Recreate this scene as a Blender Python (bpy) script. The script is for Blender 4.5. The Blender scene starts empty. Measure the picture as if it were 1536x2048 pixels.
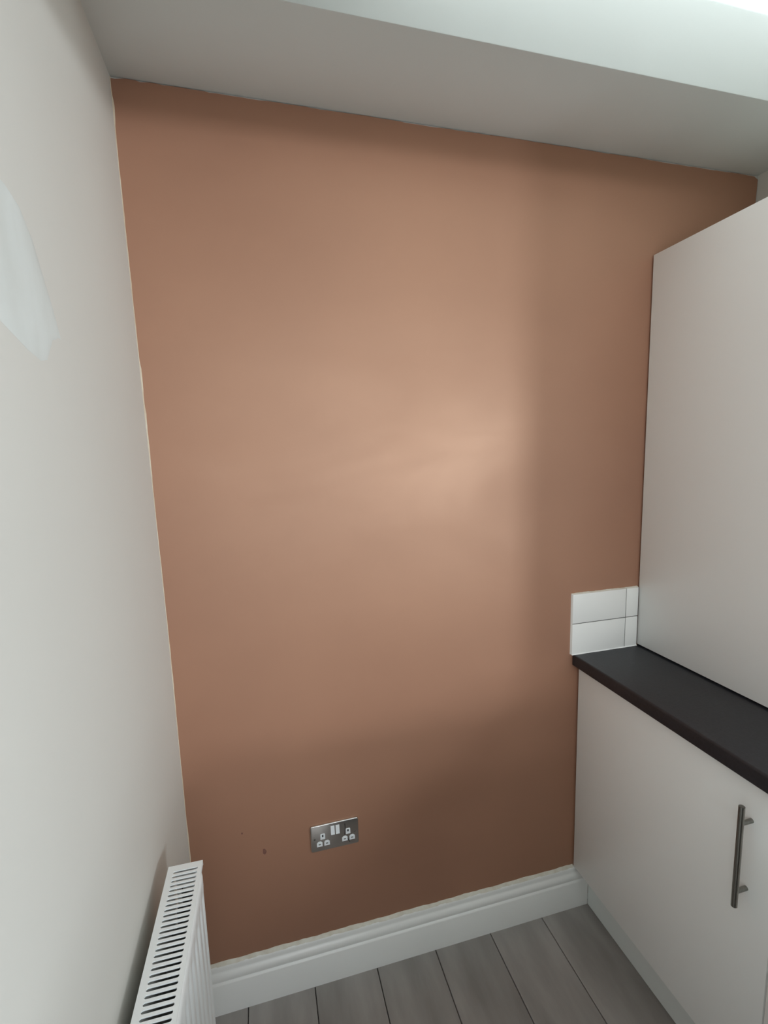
import bpy, bmesh, math, random
from mathutils import Matrix, Vector

random.seed(7)
scene = bpy.context.scene
col = scene.collection

# ------------------------------------------------------------------ camera
CAM = Vector((0.26003, -1.3446, 1.62482))
YAW, PITCH, ROLL, FOC = 0.26273, -0.14171, -0.02794, 977.7244
cy, sy, cp, sp = math.cos(YAW), math.sin(YAW), math.cos(PITCH), math.sin(PITCH)
fwd = Vector((sy * cp, cy * cp, sp))
r0 = Vector((cy, -sy, 0)); u0 = r0.cross(fwd)
cr, sr = math.cos(ROLL), math.sin(ROLL)
rgt = cr * r0 + sr * u0; up = -sr * r0 + cr * u0
cd = bpy.data.cameras.new('camera')
cam = bpy.data.objects.new('camera', cd); col.objects.link(cam)
cam.matrix_world = Matrix(((rgt.x, up.x, -fwd.x, CAM.x), (rgt.y, up.y, -fwd.y, CAM.y),
                           (rgt.z, up.z, -fwd.z, CAM.z), (0, 0, 0, 1)))
cd.sensor_fit = 'HORIZONTAL'; cd.sensor_width = 36.0
cd.lens = FOC / 1536 * 36.0
cd.shift_x = -19.934 / 1536; cd.shift_y = 23.012 / 1536
cd.clip_start = 0.02
scene.camera = cam

# ------------------------------------------------------------------ light
SKY_PANE = 1.2        # radiance of the opal rooflight
HIGH_LIGHT_W = 27.0        # unseen lamp at an assumed high opening in the side wall, watts
REAR_FILL_W = 35.0           # added unseen fill lamp at the rear wall
LOW_FILL_W = 40.0        # added softer fill lamp below the high side lamp
w = bpy.data.worlds.new('world'); scene.world = w; w.use_nodes = True
w.node_tree.nodes['Background'].inputs[0].default_value = (0.80, 0.90, 1.0, 1)
w.node_tree.nodes['Background'].inputs[1].default_value = 0.6
def area_lamp(name, loc, aim, sx, sz, watts, colour, spread=180):
    la = bpy.data.lights.new(name, 'AREA'); la.shape = 'RECTANGLE'
    la.size = sx; la.size_y = sz; la.energy = watts; la.color = colour; la.spread = math.radians(spread)
    lo = bpy.data.objects.new(name, la); col.objects.link(lo)
    lo.location = loc
    lo.rotation_euler = Vector(aim).to_track_quat('-Z', 'Y').to_euler()
XR, YR = 2.42, -4.0                       # the wider room behind
WY0, WY1, WZ0, WZ1 = -3.50, -2.90, .95, 2.12          # unseen opening assumed in its side wall, placed for the light
VX0, VX1, VZ0, VZ1 = .15, 2.30, 1.40, 1.66            # unseen slot added in its rear wall, set for the shadow band
area_lamp('high_unseen_light', (XR - .03, (WY0 + WY1) / 2, 1.755), (-1, .25, -.02), WY1 - WY0 - .08, .27, HIGH_LIGHT_W, (.91, .985, 1.03), 120)
area_lamp('low_unseen_fill', (XR - .03, (WY0 + WY1) / 2, 1.31), (-1, 0, 0), WY1 - WY0 - .08, .60, LOW_FILL_W, (.91, .985, 1.04))
area_lamp('rear_unseen_fill', ((VX0 + VX1) / 2, YR + .03, (VZ0 + VZ1) / 2), (0, 1, .06), VX1 - VX0 - .08, VZ1 - VZ0 - .08, REAR_FILL_W, (.93, .985, 1.04))

vs = scene.view_settings
vs.view_transform = 'Standard'; vs.look = 'None'; vs.gamma = 1.0; vs.use_curve_mapping = False
vs.exposure = 0.17
scene.cycles.use_denoising = True
scene.cycles.max_bounces = 12; scene.cycles.diffuse_bounces = 8

# ------------------------------------------------------------------ materials
def lin(c): return tuple(((v / 255) / 12.92 if v / 255 <= .04045 else ((v / 255 + .055) / 1.055) ** 2.4) for v in c) + (1,)

def mat(name, rgb, rough=.5, metal=0., spec=.5, rgb2=None, scale=8., stretch=(1, 1, 1), detail=4., bump=0., bscale=60.,
        bstretch=(1, 1, 1), per_object=0., coat=0.):
    m = bpy.data.materials.new(name); m.use_nodes = True
    nt = m.node_tree; b = nt.nodes['Principled BSDF']
    b.inputs['Roughness'].default_value = rough; b.inputs['Metallic'].default_value = metal
    b.inputs['Specular IOR Level'].default_value = spec; b.inputs['Coat Weight'].default_value = coat
    b.inputs['Coat Roughness'].default_value = .1
    tc = nt.nodes.new('ShaderNodeTexCoord')
    vec = tc.outputs['Object']
    if per_object:
        oi = nt.nodes.new('ShaderNodeObjectInfo'); add = nt.nodes.new('ShaderNodeVectorMath'); add.operation = 'ADD'
        mul = nt.nodes.new('ShaderNodeMath'); mul.operation = 'MULTIPLY'; mul.inputs[1].default_value = 37.0
        nt.links.new(oi.outputs['Random'], mul.inputs[0]); nt.links.new(vec, add.inputs[0]); nt.links.new(mul.outputs[0], add.inputs[1])
        vec = add.outputs[0]
    out = None
    mp = nt.nodes.new('ShaderNodeMapping'); mp.inputs['Scale'].default_value = stretch; nt.links.new(vec, mp.inputs['Vector'])
    nz = nt.nodes.new('ShaderNodeTexNoise'); nz.inputs['Scale'].default_value = scale; nz.inputs['Detail'].default_value = detail
    nt.links.new(mp.outputs[0], nz.inputs['Vector'])
    rp = nt.nodes.new('ShaderNodeValToRGB'); rp.color_ramp.elements[0].position = .3; rp.color_ramp.elements[1].position = .7
    rp.color_ramp.elements[0].color = lin(rgb); rp.color_ramp.elements[1].color = lin(rgb2 or rgb)
    nt.links.new(nz.outputs['Fac'], rp.inputs[0]); out = rp.outputs[0]
    if per_object:
        hs = nt.nodes.new('ShaderNodeHueSaturation'); mr = nt.nodes.new('ShaderNodeMapRange')
        mr.inputs['To Min'].default_value = 1 - per_object; mr.inputs['To Max'].default_value = 1 + per_object
        nt.links.new(oi.outputs['Random'], mr.inputs['Value']); nt.links.new(mr.outputs[0], hs.inputs['Value'])
        nt.links.new(out, hs.inputs['Color']); out = hs.outputs[0]
    nt.links.new(out, b.inputs['Base Color'])
    if bump:
        mp2 = nt.nodes.new('ShaderNodeMapping'); mp2.inputs['Scale'].default_value = bstretch; nt.links.new(vec, mp2.inputs['Vector'])
        n2 = nt.nodes.new('ShaderNodeTexNoise'); n2.inputs['Scale'].default_value = bscale; n2.inputs['Detail'].default_value = 3
        nt.links.new(mp2.outputs[0], n2.inputs['Vector'])
        bp = nt.nodes.new('ShaderNodeBump'); bp.inputs['Strength'].default_value = bump; bp.inputs['Distance'].default_value = .002
        nt.links.new(n2.outputs['Fac'], bp.inputs['Height']); nt.links.new(bp.outputs[0], b.inputs['Normal'])
    return m

M = {}
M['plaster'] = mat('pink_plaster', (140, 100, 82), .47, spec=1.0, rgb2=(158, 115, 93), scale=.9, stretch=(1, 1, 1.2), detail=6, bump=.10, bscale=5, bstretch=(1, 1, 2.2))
_pb = M['plaster'].node_tree.nodes['Principled BSDF']
_pb.inputs['Specular Tint'].default_value = (1, .70, .50, 1); _pb.inputs['IOR'].default_value = 1.68
_nt = M['plaster'].node_tree                          # trowel sweeps change the polish of the plaster
_tc = _nt.nodes.new('ShaderNodeTexCoord'); _mp = _nt.nodes.new('ShaderNodeMapping'); _mp.inputs['Scale'].default_value = (.8, 1, 2.6)
_mp.inputs['Rotation'].default_value = (0, .35, 0)
_nz = _nt.nodes.new('ShaderNodeTexNoise'); _nz.inputs['Scale'].default_value = 1.7; _nz.inputs['Detail'].default_value = 3; _nz.inputs['Distortion'].default_value = .9
_mr = _nt.nodes.new('ShaderNodeMapRange'); _mr.inputs['From Min'].default_value = .3; _mr.inputs['From Max'].default_value = .7
_mr.inputs['To Min'].default_value = .44; _mr.inputs['To Max'].default_value = .53
_nt.links.new(_tc.outputs['Object'], _mp.inputs['Vector']); _nt.links.new(_mp.outputs[0], _nz.inputs['Vector'])
_nt.links.new(_nz.outputs['Fac'], _mr.inputs['Value']); _nt.links.new(_mr.outputs[0], _pb.inputs['Roughness'])
M['paint'] = mat('wall_paint', (207, 206, 200), .55, spec=.35, rgb2=(210, 209, 203), scale=2.5, bump=.06, bscale=90)
M['outer'] = mat('outer_room_paint', (112, 116, 118), .7, spec=.3, rgb2=(118, 121, 122), scale=3)
M['ceiling'] = mat('ceiling_paint', (218, 224, 223), .8, spec=.2, rgb2=(221, 227, 226), scale=3, bump=.06, bscale=90)
M['filler'] = mat('filler', (217, 222, 220), .6, spec=.3, rgb2=(203, 206, 202), scale=11, stretch=(1, 1, .45), bump=.1, bscale=40)
M['gloss'] = mat('skirting_gloss', (235, 234, 231), .28, spec=.5, bump=.05, bscale=30, bstretch=(.2, 1, 1))
M['caulk'] = mat('caulk', (224, 221, 210), .6, rgb2=(208, 200, 184), scale=40, bump=.2, bscale=120)
M['edge_halo_line'] = mat('edge_halo_line', (204, 193, 174), .6, rgb2=(192, 172, 148), scale=18)
M['panel'] = mat('panel_white', (238, 238, 236), .38, spec=.4)
M['plinth'] = mat('plinth_white', (222, 226, 224), .4, spec=.4)
M['carcass'] = mat('carcass_white', (206, 204, 198), .5)
M['black'] = mat('worktop_black', (25, 25, 30), .42, spec=.6, rgb2=(36, 36, 42), scale=120, bump=.12, bscale=260)
M['tile'] = mat('tile_white', (230, 228, 224), .14, spec=.5)
M['grout'] = mat('grout', (96, 93, 88), .8)
M['steel'] = mat('brushed_steel', (150, 148, 142), .3, metal=1., rgb2=(135, 133, 128), scale=60, stretch=(1, 1, .05))
M['chrome'] = mat('plate_steel', (205, 200, 196), .24, metal=1.)
M['plastic'] = mat('white_plastic', (226, 228, 230), .3)
M['dark'] = mat('dark_hole_reflection', (22, 20, 20), .6)
M['rad'] = mat('radiator_white', (238, 241, 241), .32, spec=.5)
M['fin_shade'] = mat('fin_shade_grey', (92, 92, 90), .5, rgb2=(112, 112, 109), scale=40)  # dark grey stands in for the shade inside the radiator
M['floor'] = mat('laminate', (136, 131, 128), .42, spec=.4, rgb2=(164, 159, 155), scale=9, stretch=(1.6, .35, 1), detail=8, bump=.1, bscale=60, bstretch=(3, .12, 1), per_object=.07)
M['groove'] = mat('floor_groove', (40, 37, 35), .9)
M['spot'] = mat('plaster_stain', (112, 74, 64), .7, rgb2=(126, 86, 73), scale=80)
M['upvc'] = mat('frame_white', (225, 226, 224), .35)
op = bpy.data.materials.new('opal_glazing'); op.use_nodes = True
ob_ = op.node_tree.nodes['Principled BSDF']
ob_.inputs['Base Color'].default_value = (.9, .9, .9, 1)
ob_.inputs['Emission Color'].default_value = (.94, 1.0, .99, 1); ob_.inputs['Emission Strength'].default_value = SKY_PANE
M['opal'] = op

# ------------------------------------------------------------------ helpers
def link(name, bm, m, parent=None, smooth=False, loc=None):
    bmesh.ops.recalc_face_normals(bm, faces=bm.faces)
    me = bpy.data.meshes.new(name); bm.to_mesh(me); bm.free()
    me.materials.append(M[m] if isinstance(m, str) else m)
    if smooth:
        for p in me.polygons: p.use_smooth = True
        me.set_sharp_from_angle(angle=math.radians(38))
    o = bpy.data.objects.new(name, me); col.objects.link(o)
    if parent:
        o.parent = parent
    if loc: o.location = loc
    return o

def struct(o): o['kind'] = 'structure'; return o

def thing(name, label, cat, loc=(0, 0, 0), rz=0.):
    o = bpy.data.objects.new(name, None); col.objects.link(o)
    o.location = loc; o.rotation_euler = (0, 0, rz); o['label'] = label; o['category'] = cat
    o.empty_display_size = .05
    return o

def box(bm, a, b, bev=0., seg=2):
    t = bmesh.new()
    bmesh.ops.create_cube(t, size=1)
    for v in t.verts:
        v.co = Vector((a[i] + (v.co[i] + .5) * (b[i] - a[i]) for i in range(3)))
    if bev: bmesh.ops.bevel(t, geom=t.edges[:], offset=bev, segments=seg, affect='EDGES', profile=.5)
    me = bpy.data.meshes.new('tmp'); t.to_mesh(me); t.free(); bm.from_mesh(me); bpy.data.meshes.remove(me)
    return bm

def B(a, b, bev=0., seg=2): return box(bmesh.new(), a, b, bev, seg)

def cyl(bm, p, q, r, seg=24, bev=0.):
    p, q = Vector(p), Vector(q); d = q - p
    t = bmesh.new()
    bmesh.ops.create_cone(t, cap_ends=True, segments=seg, radius1=r, radius2=r, depth=d.length)
    if bev:
        e = [e for e in t.edges if abs(e.verts[0].co.z - e.verts[1].co.z) < 1e-6]
        bmesh.ops.bevel(t, geom=e, offset=bev, segments=2, affect='EDGES')
    t.transform(Matrix.Translation((p + q) / 2) @ d.to_track_quat('Z', 'Y').to_matrix().to_4x4())
    me = bpy.data.meshes.new('tmp'); t.to_mesh(me); t.free(); bm.from_mesh(me); bpy.data.meshes.remove(me)
    return bm

def prism(bm, pts, axis, a, b):
    """outline pts (2D) swept along axis from a to b; the 2D pair are the other two axes in order"""
    def P(p, t):
        c = list(p); c.insert(axis, t); return Vector(c)
    A = [bm.verts.new(P(p, a)) for p in pts]; C = [bm.verts.new(P(p, b)) for p in pts]
    n = len(pts)
    bm.faces.new(A); bm.faces.new(C[::-1])
    for i in range(n): bm.faces.new((A[i], C[i], C[(i + 1) % n], A[(i + 1) % n]))
    return bm

def wobble(x, seed=0.):
    return .5 * math.sin(x * 31 + seed) + .3 * math.sin(x * 83 + 2 * seed) + .2 * math.sin(x * 211 + 3.1 * seed)

# ------------------------------------------------------------------ room shell
W, H, HC = 1.8723, 2.4805, 2.664          # right wall, underside of beam, ceiling
YB = -0.2755                              # front face of the beam
YH0, YH1 = -1.40, -1.50                   # added light-blocking half wall behind the camera
YL, ZL = -.77, 2.238                     # edge and height of the added lower ceiling

def xl(z):                                # the left wall is not quite plumb
    k = [(0, 0), (1.2, 0), (1.5, -.0025), (1.8, -.005), (2.05, -.0072), (2.25, -.0085), (2.7, -.009)]
    for (z0, a), (z1, b) in zip(k, k[1:]):
        if z <= z1: return a + (b - a) * (z - z0) / (z1 - z0)
    return k[-1][1]

bm = bmesh.new()
zs = [-.02, .3, .6, .9, 1.2, 1.35, 1.5, 1.65, 1.8, 1.93, 2.05, 2.15, 2.25, 2.5, HC + .1]
ys = [.12, 0, -.3, -.6, -1.0, -1.5, -2.5, YR]
g = [[bm.verts.new((xl(z), y, z)) for y in ys] for z in zs]
k = [[bm.verts.new((-.12, y, z)) for y in ys] for z in zs]
for q in (g, k):
    for i in range(len(zs) - 1):
        for j in range(len(ys) - 1): bm.faces.new((q[i][j], q[i][j + 1], q[i + 1][j + 1], q[i + 1][j]))
for i in range(len(zs) - 1):
    for j in (0, len(ys) - 1): bm.faces.new((g[i][j], g[i + 1][j], k[i + 1][j], k[i][j]))
for j in range(len(ys) - 1):
    for i in (0, len(zs) - 1): bm.faces.new((g[i][j], g[i][j + 1], k[i][j + 1], k[i][j]))
wall_left = struct(link('wall_left', bm, 'paint', smooth=True))

wall_back = struct(link('wall_back', B((xl(2.4) - .0, .004, -.02), (W + .12, .12, HC + .1)), 'paint'))
struct(link('wall_right', B((W, YH1, -.02), (W + .12, .004, HC + .1)), 'paint'))
struct(link('beam', B((-.012, YB, H), (W, .004, HC + .1), .0025, 2), 'ceiling', smooth=True))

# ceiling round a rooflight that sits flush against the beam
RX0, RX1, RY0, RY1 = 0.45, 1.80, YB - .001, -.762
bm = bmesh.new()
box(bm, (-.05, YL, HC), (RX0, YB, HC + .1))
box(bm, (RX1, YL, HC), (W, YB, HC + .1))
box(bm, (RX0, YL, HC), (RX1, RY1, HC + .1))
box(bm, (-.05, YR, ZL), (XR, YL, HC + .1))             # added unseen lower ceiling, its edge placed to cast the top shadow band
struct(link('ceiling', bm, 'ceiling'))
rl = struct(link('window_1', (lambda b: (box(b, (RX0, RY1, HC + .002), (RX0 + .012, RY0, HC + .05)), box(b, (RX1 - .012, RY1, HC + .002), (RX1, RY0, HC + .05)),
        box(b, (RX0 + .012, RY1, HC + .002), (RX1 - .012, RY1 + .012, HC + .05)), b)[-1])(bmesh.new()), 'upvc'))
link('pane', B((RX0 + .012, RY1 + .012, HC + .004), (RX1 - .012, RY0, HC + .012)), 'opal', rl)
# stepped half wall added out of view to shade the lower walls; outer room
struct(link('half_wall_blocker', box(B((1.05, YH1, -.02), (W + .12, YH0 - .002, .93)), (.52, YH1, -.02), (1.05, YH0 - .002, 1.06)), 'outer'))
struct(link('wall_side', B((W + .12, YH1, -.02), (XR, YH0, ZL)), 'outer'))
bm = bmesh.new()
box(bm, (XR, YR, -.02), (XR + .1, WY0, HC + .1)); box(bm, (XR, WY1, -.02), (XR + .1, YH0, HC + .1))
box(bm, (XR, WY0, -.02), (XR + .1, WY1, WZ0)); box(bm, (XR, WY0, WZ1), (XR + .1, WY1, HC + .1))
struct(link('wall_far', bm, 'outer'))
bm = bmesh.new()
box(bm, (-.12, YR - .12, -.02), (VX0, YR, HC + .1)); box(bm, (VX1, YR - .12, -.02), (XR + .1, YR, HC + .1))
box(bm, (VX0, YR - .12, -.02), (VX1, YR, VZ0)); box(bm, (VX0, YR - .12, VZ1), (VX1, YR, HC + .1))
struct(link('wall_rear', bm, 'outer'))

# ------------------------------------------------------------------ floor: laminate planks
floor = struct(link('floor', B((-.12, YR - .12, -.06), (XR + .1, .12, -.0085)), 'groove'))
PW, PX0, GAP = .19775, .12455, .0011
starts = [-.72, -1.05, -.83, -1.16, -.62, -.95, -1.22, -.76]
pm = {}
def plank(x0, x1, y0, y1):
    key = (round(x1 - x0, 4), round(y1 - y0, 4))
    L, D = x1 - x0, y1 - y0
    if key not in pm:
        bm = bmesh.new()
        c = .0012; z = [-.008, -.0016, 0]
        rings = []
        for zz, i in ((z[0], 0), (z[1], 0), (z[2], c)):
            rings.append([bm.verts.new((a, b, zz)) for a, b in ((i, i), (L - i, i), (L - i, D - i), (i, D - i))])
        for r1, r2 in zip(rings, rings[1:]):
            for i in range(4): bm.faces.new((r1[i], r1[(i + 1) % 4], r2[(i + 1) % 4], r2[i]))
        bm.faces.new(rings[-1]); bm.faces.new(rings[0][::-1])
        o = link('plank', bm, 'floor', floor); pm[key] = o.data
    else:
        o = bpy.data.objects.new('plank', pm[key]); col.objects.link(o); o.parent = floor
    o.location = (x0, y0, 0)
for i in range(-1, 10):
    x0 = max(PX0 + i * PW, .002) + GAP; x1 = min(PX0 + (i + 1) * PW, W - .002) - GAP
    if x1 - x0 < .02: continue
    cuts = [-.003, starts[i % 8], max(starts[i % 8] - 1.2, YR), YR]
    for a, b in zip(cuts, cuts[1:]):
        if a - b > .05: plank(x0, x1, b + GAP, a - GAP)

# ------------------------------------------------------------------ brown plaster skim on the back wall
EL = [(-.0117, 2.4794), (-.0062, 2.4189), (-.0098, 2.3288), (-.0078, 2.2524), (-.0076, 2.147), (-.0067, 2.0534), (-.0072, 1.9426), (-.0062, 1.8663),
      (-.0031, 1.847), (-.0041, 1.7719), (-.0024, 1.739), (-.0023, 1.668), (-.0023, 1.6014), (-.0044, 1.5263), (-.0016, 1.3874), (-.001, 1.2629),
      (.0006, 1.1292), (.0008, 1.044), (-.001, .8414), (-.001, .6843), (.0012, .5621), (.001, .5167), (.001, .2), (.001, .02)]
ET = [(-.0117, 2.4794), (.0004, 2.4785), (.021, 2.4809), (.0429, 2.4816), (.0529, 2.4784), (.0741, 2.4826), (.0863, 2.482), (.0998, 2.4804), (.135, 2.4804),
      (.1658, 2.4805), (.2031, 2.48), (.2284, 2.48), (.3731, 2.4801), (.5274, 2.4812), (.6682, 2.4807), (.7533, 2.4795), (.8913, 2.4805), (1.0896, 2.481),
      (1.2385, 2.481), (1.379, 2.4815), (1.5901, 2.4795), (1.778, 2.4805), (1.8568, 2.4784), (1.8715, 2.4691), (1.869, 2.4045), (1.870, 2.0), (1.871, 1.0), (1.871, .02)]
def fine(line, seed, amp, ax, n=7):
    out = []
    for (a, b), (c, d) in zip(line, line[1:]):
        L = math.hypot(c - a, d - b); m = max(1, min(60, int(L / .012)))
        for t in range(m):
            x, z = a + (c - a) * t / m, b + (d - b) * t / m
            dv = amp * wobble((z if ax == 0 else x), seed) if t else 0
            out.append((x + dv, z) if ax == 0 else (x, z + dv))
    out.append(line[-1]); return out
left = fine(EL, 1.3, .0006, 0); top = fine([(x, z - .0022 + .0012 * wobble(x * 1.9, 6.)) for x, z in ET[:23]], 2.2, .0011, 1) + ET[23:]
outline = [(x, min(z, H - .0002) if i else z) for i, (x, z) in enumerate(top)] + left[::-1][:-1]
outline = [(x, min(z, H - .0003)) for x, z in outline]
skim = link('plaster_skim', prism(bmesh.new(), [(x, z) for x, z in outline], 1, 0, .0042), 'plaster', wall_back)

def blob(name, cx, cz, rx, rz, parent, m, y=-.0004, seed=0, depth=.0006):
    pts = [(cx + rx * math.cos(t) * (1 + .18 * math.sin(3 * t + seed)), cz + rz * math.sin(t) * (1 + .12 * math.cos(2 * t + seed))) for t in [2 * math.pi * i / 18 for i in range(18)]]
    return link(name, prism(bmesh.new(), pts, 1, y, y + depth), m, parent)
blob('plaster_spot', .1433, .5557, .0024, .0032, wall_back, 'spot', seed=.4)
blob('plaster_spot', .2014, .4825, .0052, .0090, wall_back, 'spot', seed=1.9)

# cream strip down the left corner: skim edge plus a painted bright halo
bm = bmesh.new(); prev = None
for x, z in left[::1]:
    if z < .15: break
    wv = .0022 + .0009 * wobble(z, 4.)
    ring = [bm.verts.new(p) for p in ((xl(z) - .001, -wv * 1.5, z), (xl(z) + .0012, -wv * .7, z), (max(x, xl(z)) + wv * .55, -.0007, z), (max(x, xl(z)) + wv * .55, .001, z))]
    if prev:
        for i in range(3): bm.faces.new((prev[i], prev[i + 1], ring[i + 1], ring[i]))
    prev = ring
link('edge_halo_line', bm, 'edge_halo_line', wall_left, smooth=True)

# filler patch on the left wall (goes on beyond the frame)
PP = [(-.6533, 1.9492), (-.628, 1.9486), (-.595, 1.9392), (-.5673, 1.9126), (-.547, 1.8766), (-.5251, 1.8376), (-.5093, 1.8007), (-.519, 1.801), (-.5427, 1.7925),
      (-.5695, 1.7617), (-.5919, 1.7564), (-.6265, 1.7631), (-.6991, 1.7848), (-.76, 1.80), (-.80, 1.84), (-.79, 1.89), (-.74, 1.935), (-.70, 1.948)]
bm = bmesh.new()
cyy, czz = -.66, 1.855
rings = []
for s, e in ((1., .0001), (.975, .0005), (.9, .0009)):
    rings.append([bm.verts.new((xl(cz_) + e, cyy + (a - cyy) * s, cz_)) for a, b in PP for cz_ in (czz + (b - czz) * s,)])
for r1, r2 in zip(rings, rings[1:]):
    for i in range(len(PP)): bm.faces.new((r1[i], r1[(i + 1) % len(PP)], r2[(i + 1) % len(PP)], r2[i]))
bm.faces.new(rings[-1])
link('filler_patch', bm, 'filler', wall_left, smooth=True)['label'] = 'pale smear of dried filler'

# ------------------------------------------------------------------ skirting
SK = [(0, 0), (.020, 0), (.020, .0985), (.0192, .1005), (.0165, .1030), (.0150, .1048), (.0150, .1066), (.0160, .1095), (.0168, .1130), (.0170, .1170), (.0163, .1215),
      (.0145, .1260), (.0118, .1295), (.0098, .1318), (.0092, .1345), (.0092, .1420), (.0085, .1465), (.0068, .1495), (.0045, .1510), (0, .1510)]
XP = 1.2981
bb = struct(link('baseboard_back', prism(bmesh.new(), [(-y, z) for y, z in SK], 0, .0005, XP), 'gloss', smooth=True))
bm = bmesh.new(); prev = None
n = 260
for i in range(n + 1):
    x = .001 + (1.2455 - .001) * i / n
    h = .1575 + .0016 * wobble(x, .7) + .0008 * wobble(x * 2.7, 2.); d = .0075 + .0012 * wobble(x * 1.7, 3.)
    ring = [bm.verts.new(p) for p in ((x, -d, .1490), (x, -d * .8, .1515), (x, -.003, h - .0022), (x, -.0009, h), (x, .0008, h), (x, .0008, .149))]
    if prev:
        for j in range(6): bm.faces.new((prev[j], prev[(j + 1) % 6], ring[(j + 1) % 6], ring[j]))
    else: bm.faces.new(ring)
    prev = ring
bm.faces.new(prev[::-1])
link('caulk_bead', bm, 'caulk', bb, smooth=True)
struct(link('baseboard_left', prism(bmesh.new(), [(y, z) for y, z in SK], 1, YH0, -.0205), 'gloss', smooth=True))

# ------------------------------------------------------------------ base cabinet and worktop
XD, XF, ZC, YE = 1.2464, 1.2239, .9488, -1.268
bc = thing('base_cabinet', 'white base cabinet with bar handle under the black worktop', 'cabinet', (1.55, -.65, 0))
def P(o, base):                                       # keep world-space mesh coordinates under a placed empty
    o.location = -Vector(base.location); return o
P(link('carcass', B((XD + .0195, YE, .150), (W - .004, -.0225, ZC - .0405)), 'carcass', bc), bc)
P(link('filler_strip', B((XD + .004, -.0225, .158), (XD + .03, -.004, ZC - .0405)), 'carcass', bc), bc)
P(link('plinth', B((XP, YE + .002, .0008), (XP + .016, -.0205, .1495), .001, 1), 'plinth', bc), bc)
hand = None
for y1, y0 in ((-.0055, -.6715), (-.6750, YE)):
    d = P(link('door', B((XD, y0, .1557), (XD + .0185, y1, ZC - .0435), .0012, 2), 'panel', bc, smooth=True), bc)
    if y0 > -.7:
        bm = bmesh.new(); xb, yb = XD - .031, -.6135
        cyl(bm, (xb, yb, .6075), (xb, yb, .8520), .0064, 28, .0007)
        for z in (.6440, .8105): cyl(bm, (xb, yb, z), (XD + .0005, yb, z), .0052, 20, .0004)
        h = link('handle', bm, 'steel', d, smooth=True); h['label'] = 'brushed steel bar handle'

wt = thing('worktop', 'black laminate worktop running from the plaster wall over the white cabinet', 'worktop', (1.55, -.65, ZC - .04))
prof = []
x0, x1, zt, zb, r = XF, W - .003, ZC, ZC - .0395, .0055
for i in range(7):
    t = math.pi / 2 * i / 6; prof.append((x0 + r - r * math.sin(t), zt - r + r * math.cos(t)))
for i in range(5):
    t = math.pi / 2 * i / 4; prof.append((x0 + .004 - .004 * math.cos(t), zb + .004 - .004 * math.sin(t)))
prof += [(x1, zb), (x1, zt)]
P(link('slab', prism(bmesh.new(), prof, 1, YE - .02, -.0025), 'black', wt, smooth=True), wt)

# ------------------------------------------------------------------ tall wall unit standing on the worktop
XC, ZT, YC = 1.4746, 2.2099, -1.010
wc = thing('wall_cabinet', 'tall plain white wall unit standing on the black worktop', 'cabinet', (1.67, -.6, ZC))
P(link('carcass', B((XC + .0195, YC, ZC + .0002), (W - .003, -.0062, ZT)), 'carcass', wc), wc)
for y1, y0 in ((-.0052, YC),):
    P(link('door', B((XC, y0, ZC + .0055), (XC + .0185, y1, ZT), .0012, 2), 'panel', wc, smooth=True), wc)

# ------------------------------------------------------------------ splashback tiles
ts = thing('tile_splashback', 'small block of white tiles on the plaster above the worktop end', 'splashback', (1.34, 0, ZC))
TX0, TX1, TJ = 1.2160, 1.4712, 1.4226
Z0, Z1, ZJ = ZC + .0018, 1.1545, 1.0545
P(link('grout', B((TX0 + .0008, -.0066, ZC + .0002), (TX1, .0005, Z1 - .0006)), 'grout', ts), ts)
for a, b in ((TX0, TJ - .0012), (TJ + .0012, TX1)):
    for c, d in ((Z0, ZJ - .0013), (ZJ + .0013, Z1)):
        P(link('tile', B((a, -.0086, c), (b, -.0012, d), .0009, 2), 'tile', ts, smooth=True), ts)
bm = bmesh.new()
prism(bm, [(TX0 - .0022, .0004), (TX0 - .0016, -.0035), (TX0 + .0002, -.0074), (TX0 + .0008, .0004)], 2, ZC + .0006, Z1 + .0015)
P(link('edge_caulk', bm, 'gloss', ts), ts)
bm = bmesh.new(); prev = None
for i in range(60):
    x = TX0 - .0018 + (TX1 - TX0 + .0018) * i / 59; hh = .0030 + .0009 * wobble(x * 2, 5)
    ring = [bm.verts.new(p) for p in ((x, -.0070, Z1 - .0002), (x, -.0030, Z1 + hh * .7), (x, -.0006, Z1 + hh), (x, .0006, Z1 + hh), (x, .0006, Z1 - .0002))]
    if prev:
        for j in range(5): bm.faces.new((prev[j], prev[(j + 1) % 5], ring[(j + 1) % 5], ring[j]))
    else: bm.faces.new(ring)
    prev = ring
bm.faces.new(prev[::-1])
P(link('top_caulk', bm, 'caulk', ts, smooth=True), ts)
bm = bmesh.new(); prev = None
for i in range(60):
    x = TX0 - .001 + (TX1 - TX0 + .001) * i / 59; dd = .0030 + .0010 * wobble(x * 2.3, 1)
    ring = [bm.verts.new(p) for p in ((x, -.0080, ZC + .0001), (x, -.0086 - dd, ZC + .0002), (x, -.0090, ZC + .0028), (x, -.0080, ZC + .0028))]
    if prev:
        for j in range(4): bm.faces.new((prev[j], prev[(j + 1) % 4], ring[(j + 1) % 4], ring[j]))
    else: bm.faces.new(ring)
    prev = ring
bm.faces.new(prev[::-1])
P(link('base_caulk', bm, 'gloss', ts, smooth=True), ts)

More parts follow.
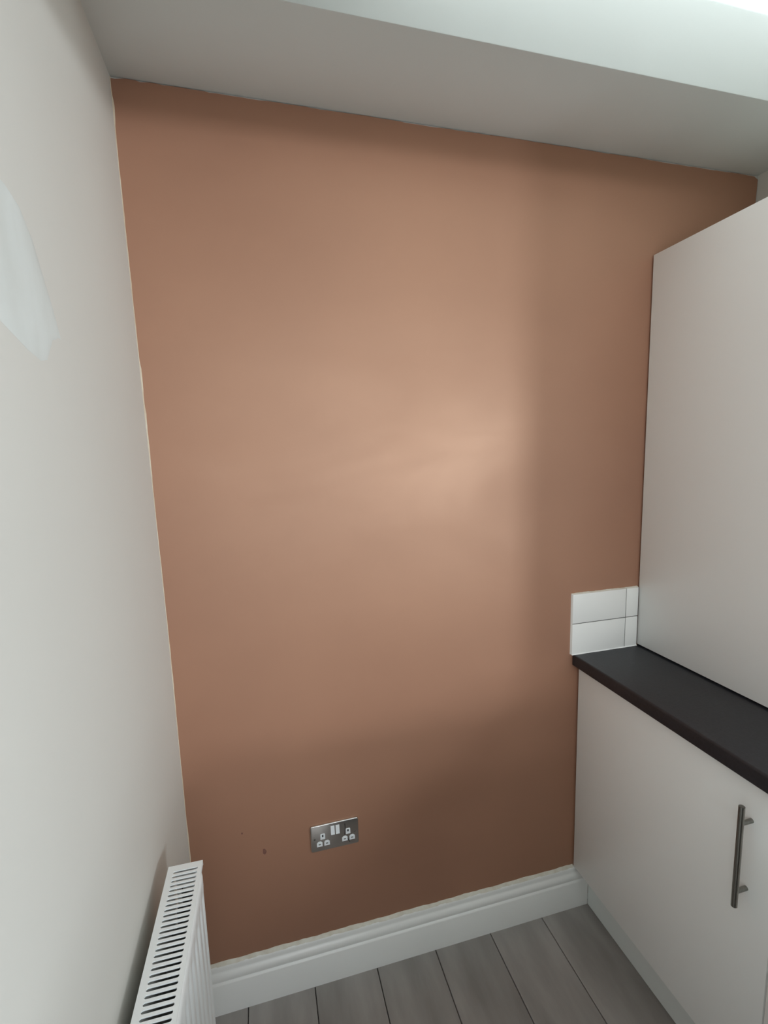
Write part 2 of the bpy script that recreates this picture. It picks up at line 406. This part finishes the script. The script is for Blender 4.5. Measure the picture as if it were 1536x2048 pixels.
# ------------------------------------------------------------------ double wall socket
SX, SZ = .3350, .4451
so = thing('wall_socket', 'brushed metal double socket low on the brown plaster wall', 'socket', (SX, 0, SZ))
def plate():
    bm = bmesh.new(); wd, hg, cr_ = .146, .086, .006
    def ring(i, y):
        pts = []
        for cx_, cz_, a0 in ((wd - cr_, hg - cr_, 0), (cr_, hg - cr_, 90), (cr_, cr_, 180), (wd - cr_, cr_, 270)):
            for k_ in range(6):
                a = math.radians(a0 + 18 * k_); rr = max(cr_ - i, .001)
                pts.append(bm.verts.new((cx_ + rr * math.cos(a), y, cz_ + rr * math.sin(a))))
        return pts
    rs = [ring(0, .0005), ring(0, -.0034), ring(.0005, -.0046), ring(.0014, -.0055), ring(.0026, -.0060)]
    for r1, r2 in zip(rs, rs[1:]):
        for i in range(24): bm.faces.new((r1[i], r1[(i + 1) % 24], r2[(i + 1) % 24], r2[i]))
    bm.faces.new(rs[-1]); bm.faces.new(rs[0][::-1]); return bm
link('faceplate', plate(), 'chrome', so, smooth=True)
for x, z in ((.067, .0625), (.0818, .0625)):
    bm = bmesh.new()
    prism(bm, [(-.0058, z - .0138), (-.0100, z - .0132), (-.0082, z), (-.0072, z + .0132), (-.0058, z + .0138)], 0, x - .0057, x + .0057)
    link('switch', bm, 'plastic', so)
def insert(cx_, cz_, wd, hg, cut):
    p = [(-wd / 2, -hg / 2), (wd / 2, -hg / 2), (wd / 2, hg / 2 - cut), (wd / 2 - cut, hg / 2), (-wd / 2 + cut, hg / 2), (-wd / 2, hg / 2 - cut)]
    bm = prism(bmesh.new(), [(cx_ + a, cz_ + b) for a, b in p], 1, -.0072, -.0050)
    e = [e for e in bm.edges if max(v.co.y for v in e.verts) < -.007]
    bmesh.ops.bevel(bm, geom=e, offset=.0006, segments=1, affect='EDGES')
    return bm
for x, z, kind in ((.0362, .0480, 'e'), (.0262, .0250, 'p'), (.0482, .0250, 'p'), (.1130, .0480, 'e'), (.1025, .0255, 'p'), (.1250, .0255, 'p')):
    if kind == 'e':
        o = link('pin_insert', insert(x, z, .0142, .0185, .0022), 'plastic', so)
        link('pin_hole', B((x - .0022, -.0074, z - .0008), (x + .0022, -.0068, z + .0062)), 'dark', o)
    else:
        o = link('pin_insert', insert(x, z, .0168, .0168, .0046), 'plastic', so)
        link('pin_hole', B((x - .0034, -.0074, z - .0024), (x + .0034, -.0068, z + .0010)), M['grout'], o)
for x in (.0122, .1338):
    link('screw', cyl(bmesh.new(), (x, -.0070, .043), (x, -.0055, .043), .0030, 16, .0005), 'steel', so, smooth=True)
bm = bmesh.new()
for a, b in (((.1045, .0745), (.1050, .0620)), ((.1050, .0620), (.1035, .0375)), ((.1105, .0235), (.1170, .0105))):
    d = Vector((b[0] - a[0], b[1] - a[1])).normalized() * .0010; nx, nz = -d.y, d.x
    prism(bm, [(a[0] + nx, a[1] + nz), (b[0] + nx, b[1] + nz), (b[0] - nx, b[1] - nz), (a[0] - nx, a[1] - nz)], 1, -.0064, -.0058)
link('reflection_line', bm, 'dark', so)  # dark reflection in the plate, modelled as thin dark strips

# ------------------------------------------------------------------ radiator
ra = thing('radiator', 'white panel radiator with slotted top grille hung on the left wall', 'radiator', (.0275, -.357, 0), math.radians(-1.0))
RW, RL, RZ, RB = .0660, .80, .800, .200
PIT, S0 = .01079, -.0177
# local frame: x away from wall, y towards the room (negative), z up
bm = bmesh.new()
def cell(yc, last=None):
    y0, y1 = yc - PIT / 2, yc + PIT / 2
    xa, xb, hr_ = .0115, .0588, .0030
    up_ = [(xa + hr_ - hr_ * math.cos(t), yc + hr_ * math.sin(t)) for t in [math.pi / 2 * i / 4 for i in range(5)]] + \
          [(xb - hr_ + hr_ * math.sin(t), yc + hr_ * math.cos(t)) for t in [math.pi / 2 * i / 4 for i in range(5)]]
    dn = [(x, 2 * yc - y) for x, y in up_]
    for zt_ in (RZ, RZ - .0014):
        V = lambda p: bm.verts.new((p[0], p[1], zt_))
        bm.faces.new([V(p) for p in [(0, yc), (0, y1), (RW, y1), (RW, yc)] + up_[::-1]])
        bm.faces.new([V(p) for p in [(0, yc), (0, y0), (RW, y0), (RW, yc)] + dn[::-1]])
    loop = up_ + dn[::-1][1:-1]
    for a, b in zip(loop, loop[1:] + loop[:1]):
        bm.faces.new([bm.verts.new((p[0], p[1], z)) for p, z in ((a, RZ), (b, RZ), (b, RZ - .0022), (a, RZ - .0022))])
ncell = 71
for i in range(ncell): cell(S0 - i * PIT)
ye = S0 + PIT / 2
yn = S0 - (ncell - .5) * PIT
for z_ in (RZ, RZ - .0014):
    bm.faces.new([bm.verts.new(p) for p in ((0, ye, z_), (RW, ye, z_), (RW, 0, z_), (0, 0, z_))])
    bm.faces.new([bm.verts.new(p) for p in ((0, yn, z_), (RW, yn, z_), (RW, -RL, z_), (0, -RL, z_))])
for x_ in (0, RW):
    bm.faces.new([bm.verts.new(p) for p in ((x_, 0, RZ), (x_, -RL, RZ), (x_, -RL, RZ - .009), (x_, 0, RZ - .009))])
for y_ in (0, -RL):
    bm.faces.new([bm.verts.new(p) for p in ((0, y_, RZ), (RW, y_, RZ), (RW, y_, RZ - .012), (0, y_, RZ - .012))])
bmesh.ops.remove_doubles(bm, verts=bm.verts, dist=1e-6)
link('top_grille', bm, 'rad', ra)
def panel(xf, sgn, yo):
    """pressed steel panel, ribbed on the side facing sgn"""
    bm = bmesh.new(); pit = .0333
    ya, yb_ = -yo, -RL + yo
    nn = 24 * 8; A = []
    for i in range(nn + 1):
        y = ya + (yb_ - ya) * i / nn
        edge = min(1., min(y - yb_, ya - y) / .02)
        ph = ((ya - y) / pit) % 1.0
        rib = max(0., min(1., (.5 - abs(ph - .5)) / .16 - .55))
        A.append((y, rib * edge * .0042, edge))
    zz = [(RB, .3), (RB + .006, 0.), (RB + .022, 0), (RB + .04, 1), (RZ - .050, 1), (RZ - .030, 0), (RZ - .012, 0), (RZ - .0065, .18), (RZ - .0035, .6), (RZ - .003, 1.2)]
    rows = []
    for z, q in zz:
        row = []
        for y, rb, e in A:
            if q in (0, 1) and RB + .03 < z < RZ - .04: x = xf - sgn * (.0042 - rb)
            else:
                x = xf - (0 if z > RB + .03 or q == 0 else sgn * .002)
                if z > RZ - .008: x = xf - sgn * .005 * q
            row.append(bm.verts.new((x - sgn * .004 * (1 - e) ** 2, y, z)))
        rows.append(row)
    for r1, r2 in zip(rows, rows[1:]):
        for i in range(nn): bm.faces.new((r1[i], r1[i + 1], r2[i + 1], r2[i]))
    back = [[bm.verts.new((xf - sgn * .010, y, z)) for y in (ya, yb_)] for z in (RB, RZ - .003)]
    bm.faces.new((back[0][0], back[0][1], back[1][1], back[1][0]))
    bm.faces.new([r_[0] for r_ in rows] + [back[1][0], back[0][0]])
    bm.faces.new([r_[-1] for r_ in rows] + [back[1][1], back[0][1]])
    bm.faces.new(rows[0] + [back[0][1], back[0][0]]); bm.faces.new(rows[-1] + [back[1][1], back[1][0]])
    return bm
link('front_panel', panel(RW + .0035, 1, .020), 'rad', ra, smooth=True)
link('rear_panel', panel(.0015, -1, .020), 'rad', ra, smooth=True)
bm = bmesh.new(); pts = []
nf = 58
for i in range(nf + 1):
    y = -.03 - (RL - .06) * i / nf
    pts.append((.0535 if (i // 2) % 2 else .030, y))
lo_ = [bm.verts.new((x, y, RB + .04)) for x, y in pts]; hi_ = [bm.verts.new((x, y, RZ - .018)) for x, y in pts]
for i in range(nf): bm.faces.new((lo_[i], lo_[i + 1], hi_[i + 1], hi_[i]))
link('convector_fins', bm, 'fin_shade', ra)
for y in (0, -RL):
    s_ = 1 if y == 0 else -1
    link('end_cover', B((.012, min(y, y - s_ * .0015), RB + .01), (RW - .007, max(y, y - s_ * .0015), RZ - .002)), 'rad', ra)
for y in (-.15, -.65):
    link('wall_bracket', B((-.0275 - .012 - .001, y - .02, RB + .05), (.0, y + .02, RZ - .06)) if False else B((-.0285, y - .018, RB + .05), (-.0005, y + .018, RZ - .08)), 'steel', ra)
